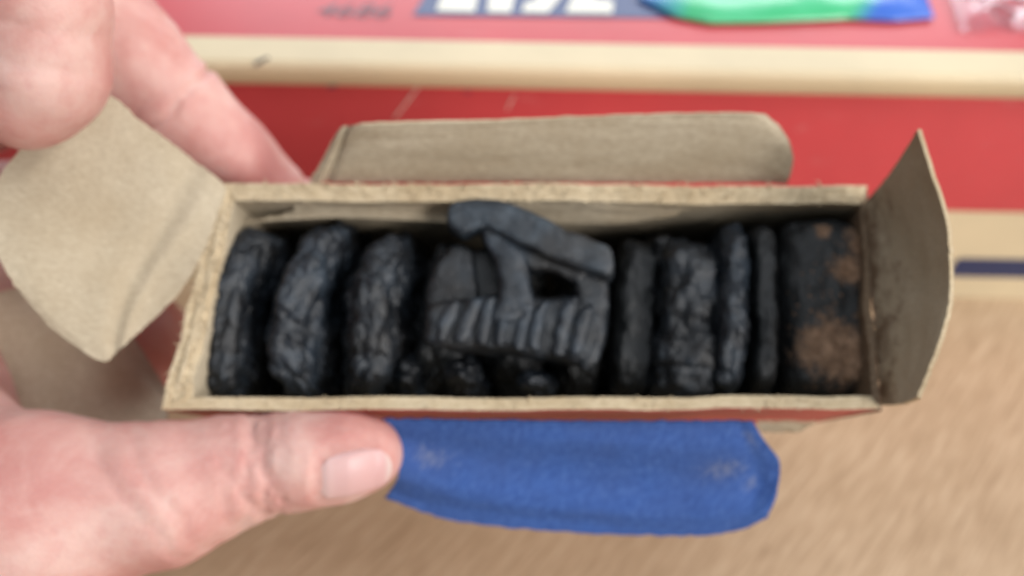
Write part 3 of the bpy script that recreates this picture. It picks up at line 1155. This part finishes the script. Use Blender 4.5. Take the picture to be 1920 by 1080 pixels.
rounded_poly('top_bar', [(846, 374), (900, 367), (945, 372), (1015, 404), (1090, 438), (1147, 463), (1156, 490), (1146, 522), (1095, 506), (1010, 470), (945, 440), (905, 424), (866, 440), (838, 420), (838, 394)], -2.5, 8, M_IRON, 0.0014, seed=1)
rounded_poly('left_arm', [(836, 462), (868, 452), (890, 470), (896, 520), (900, 560), (912, 600), (850, 640), (794, 612), (794, 550), (806, 500)], 4.5, 8, M_COAL, 0.0028, seed=2)
rounded_poly('middle_arm', [(902, 414), (950, 432), (982, 470), (994, 505), (996, 540), (1010, 580), (960, 610), (905, 600), (928, 570), (936, 530), (922, 480), (900, 444)], -0.6, 9, M_COAL2, 0.0026, seed=3)
rounded_poly('right_arm', [(1078, 488), (1140, 512), (1144, 570), (1140, 630), (1122, 682), (1090, 700), (1080, 640), (1078, 590), (1074, 530)], 1.2, 10, M_COAL, 0.0026, seed=4)
rounded_poly('cross_web', [(940, 430), (1110, 500), (1090, 540), (1060, 518), (1020, 502), (990, 506), (970, 480)], 0.8, 6, M_COAL, 0.0014, seed=5)
rounded_poly('recess_shade_web', [(880, 470), (960, 450), (985, 600), (860, 610)], 6.5, 4, M_COAL3, 0.001, seed=15)  # dark filler added to give the left gap the shade of a recess
pl = rounded_poly('ribbed_plate', [(796, 566), (850, 560), (905, 548), (950, 546), (1000, 550), (1040, 556), (1080, 552), (1128, 570), (1130, 630), (1108, 680), (1040, 672), (950, 659), (870, 653), (786, 643)], 0.9, 10, M_COAL, 0.0024, seed=6)
rr_ = random.Random(5)
for i in range(8):
    t = (i + rr_.uniform(-0.18, 0.18)) / 7
    x0 = 824 + t * 254
    yb = 642 + t * 27 + rr_.uniform(-5, 2)
    yt = 552 - 6 * math.sin(math.pi * t) + rr_.uniform(-6, 12)
    w_ = rr_.uniform(0.8, 1.25)
    rounded_poly('rib', [(x0 + 8 * w_, yb + 2), (x0 - 14 * w_, yb - 2), (x0 - 2, yt + 34), (x0 + 12, yt + 8), (x0 + 32 * w_, yt + 2), (x0 + 24 * w_, yt + 40)], rr_.uniform(-0.7, -0.2), 5, M_COAL2, 0.0013, parent=br, seed=7 + i)

# ------------------------------------------------------------------ torn fibres along the rims, rust grains, crumbs
def fibres(name, c0, c1, count, seed, wmin=0.0, wmax=1.0, length=0.0022):
    rnd = random.Random(seed)
    v, f = [], []
    up = -AXU
    for _ in range(count):
        t, w = rnd.random(), rnd.uniform(wmin, wmax)
        o, i_ = RO[c0].lerp(RO[c1], t), RI[c0].lerp(RI[c1], t)
        p = o.lerp(i_, w) + up * 0.0001
        along = (RO[c1] - RO[c0]).normalized()
        cross = (i_ - o).normalized()
        d = (along * rnd.uniform(-1, 1) + cross * rnd.uniform(-0.9, 0.9) + up * rnd.uniform(0.05, 0.7)).normalized()
        L = length * rnd.uniform(0.35, 1.2)
        side = d.cross(up).normalized() * rnd.uniform(0.00008, 0.00022)
        nb = len(v)
        mid = p + d * L * 0.55 + up * rnd.uniform(0, 0.0003)
        v += [CM @ (p - side), CM @ (p + side), CM @ (mid + side * 0.8), CM @ (mid - side * 0.8), CM @ (p + d * L - up * 0.0002)]
        f += [(nb, nb + 1, nb + 2, nb + 3), (nb + 3, nb + 2, nb + 4)]
    o = link(name, v, f, M_TORN, cb)
    return tag(o, None, None, None, 'stuff')


fibres('torn_fibres', 'TL', 'TR', 420, 21)
fibres('torn_fibres', 'BL', 'TL', 260, 22)
fibres('torn_fibres', 'BR', 'BL', 160, 23, length=0.0012)

bpy.context.view_layer.update()
dg = bpy.context.evaluated_depsgraph_get()


def grains(name, host, spots, count, rmin, rmax, mat, seed):
    """tiny irregular grains resting on what the spot sees"""
    rnd = random.Random(seed)
    v, f = [], []
    org = CM.translation
    for _ in range(count):
        x, y, sx_, sy_ = rnd.choice(spots)
        px, py = rnd.gauss(x, sx_), rnd.gauss(y, sy_)
        ok, loc, nn, _i, ob, _m = SC.ray_cast(dg, org, (CM.to_3x3() @ cs(px, py, 200)).normalized())
        if not ok or ob.name != host.name:
            continue
        r = rnd.uniform(rmin, rmax)
        nb = len(v)
        for ax_ in ((1, 0, 0), (-1, 0, 0), (0, 1, 0), (0, -1, 0), (0, 0, 1), (0, 0, -1)):
            v.append(loc + Vector(ax_) * r * rnd.uniform(0.5, 1.2) + nn * r * 0.3)
        f += [tuple(nb + q for q in t3) for t3 in ((0, 2, 4), (2, 1, 4), (1, 3, 4), (3, 0, 4), (2, 0, 5), (1, 2, 5), (3, 1, 5), (0, 3, 5))]
    o = link(name, v, f, mat, None, smooth=False)
    o.parent = host
    o.matrix_parent_inverse = Matrix.Translation(host.location).inverted()
    return tag(o, None, None, None, 'stuff')


M_GRAIN = kraft('rust_grain', (0.14, 0.08, 0.045), (0.36, 0.22, 0.14), 0.95)
grains('rust_grains', rust_block, [(1555, 655, 34, 28), (1600, 660, 20, 30), (1585, 500, 14, 14), (1610, 450, 10, 22), (1540, 590, 40, 70)], 420, 0.00015, 0.0006, M_GRAIN, 31)
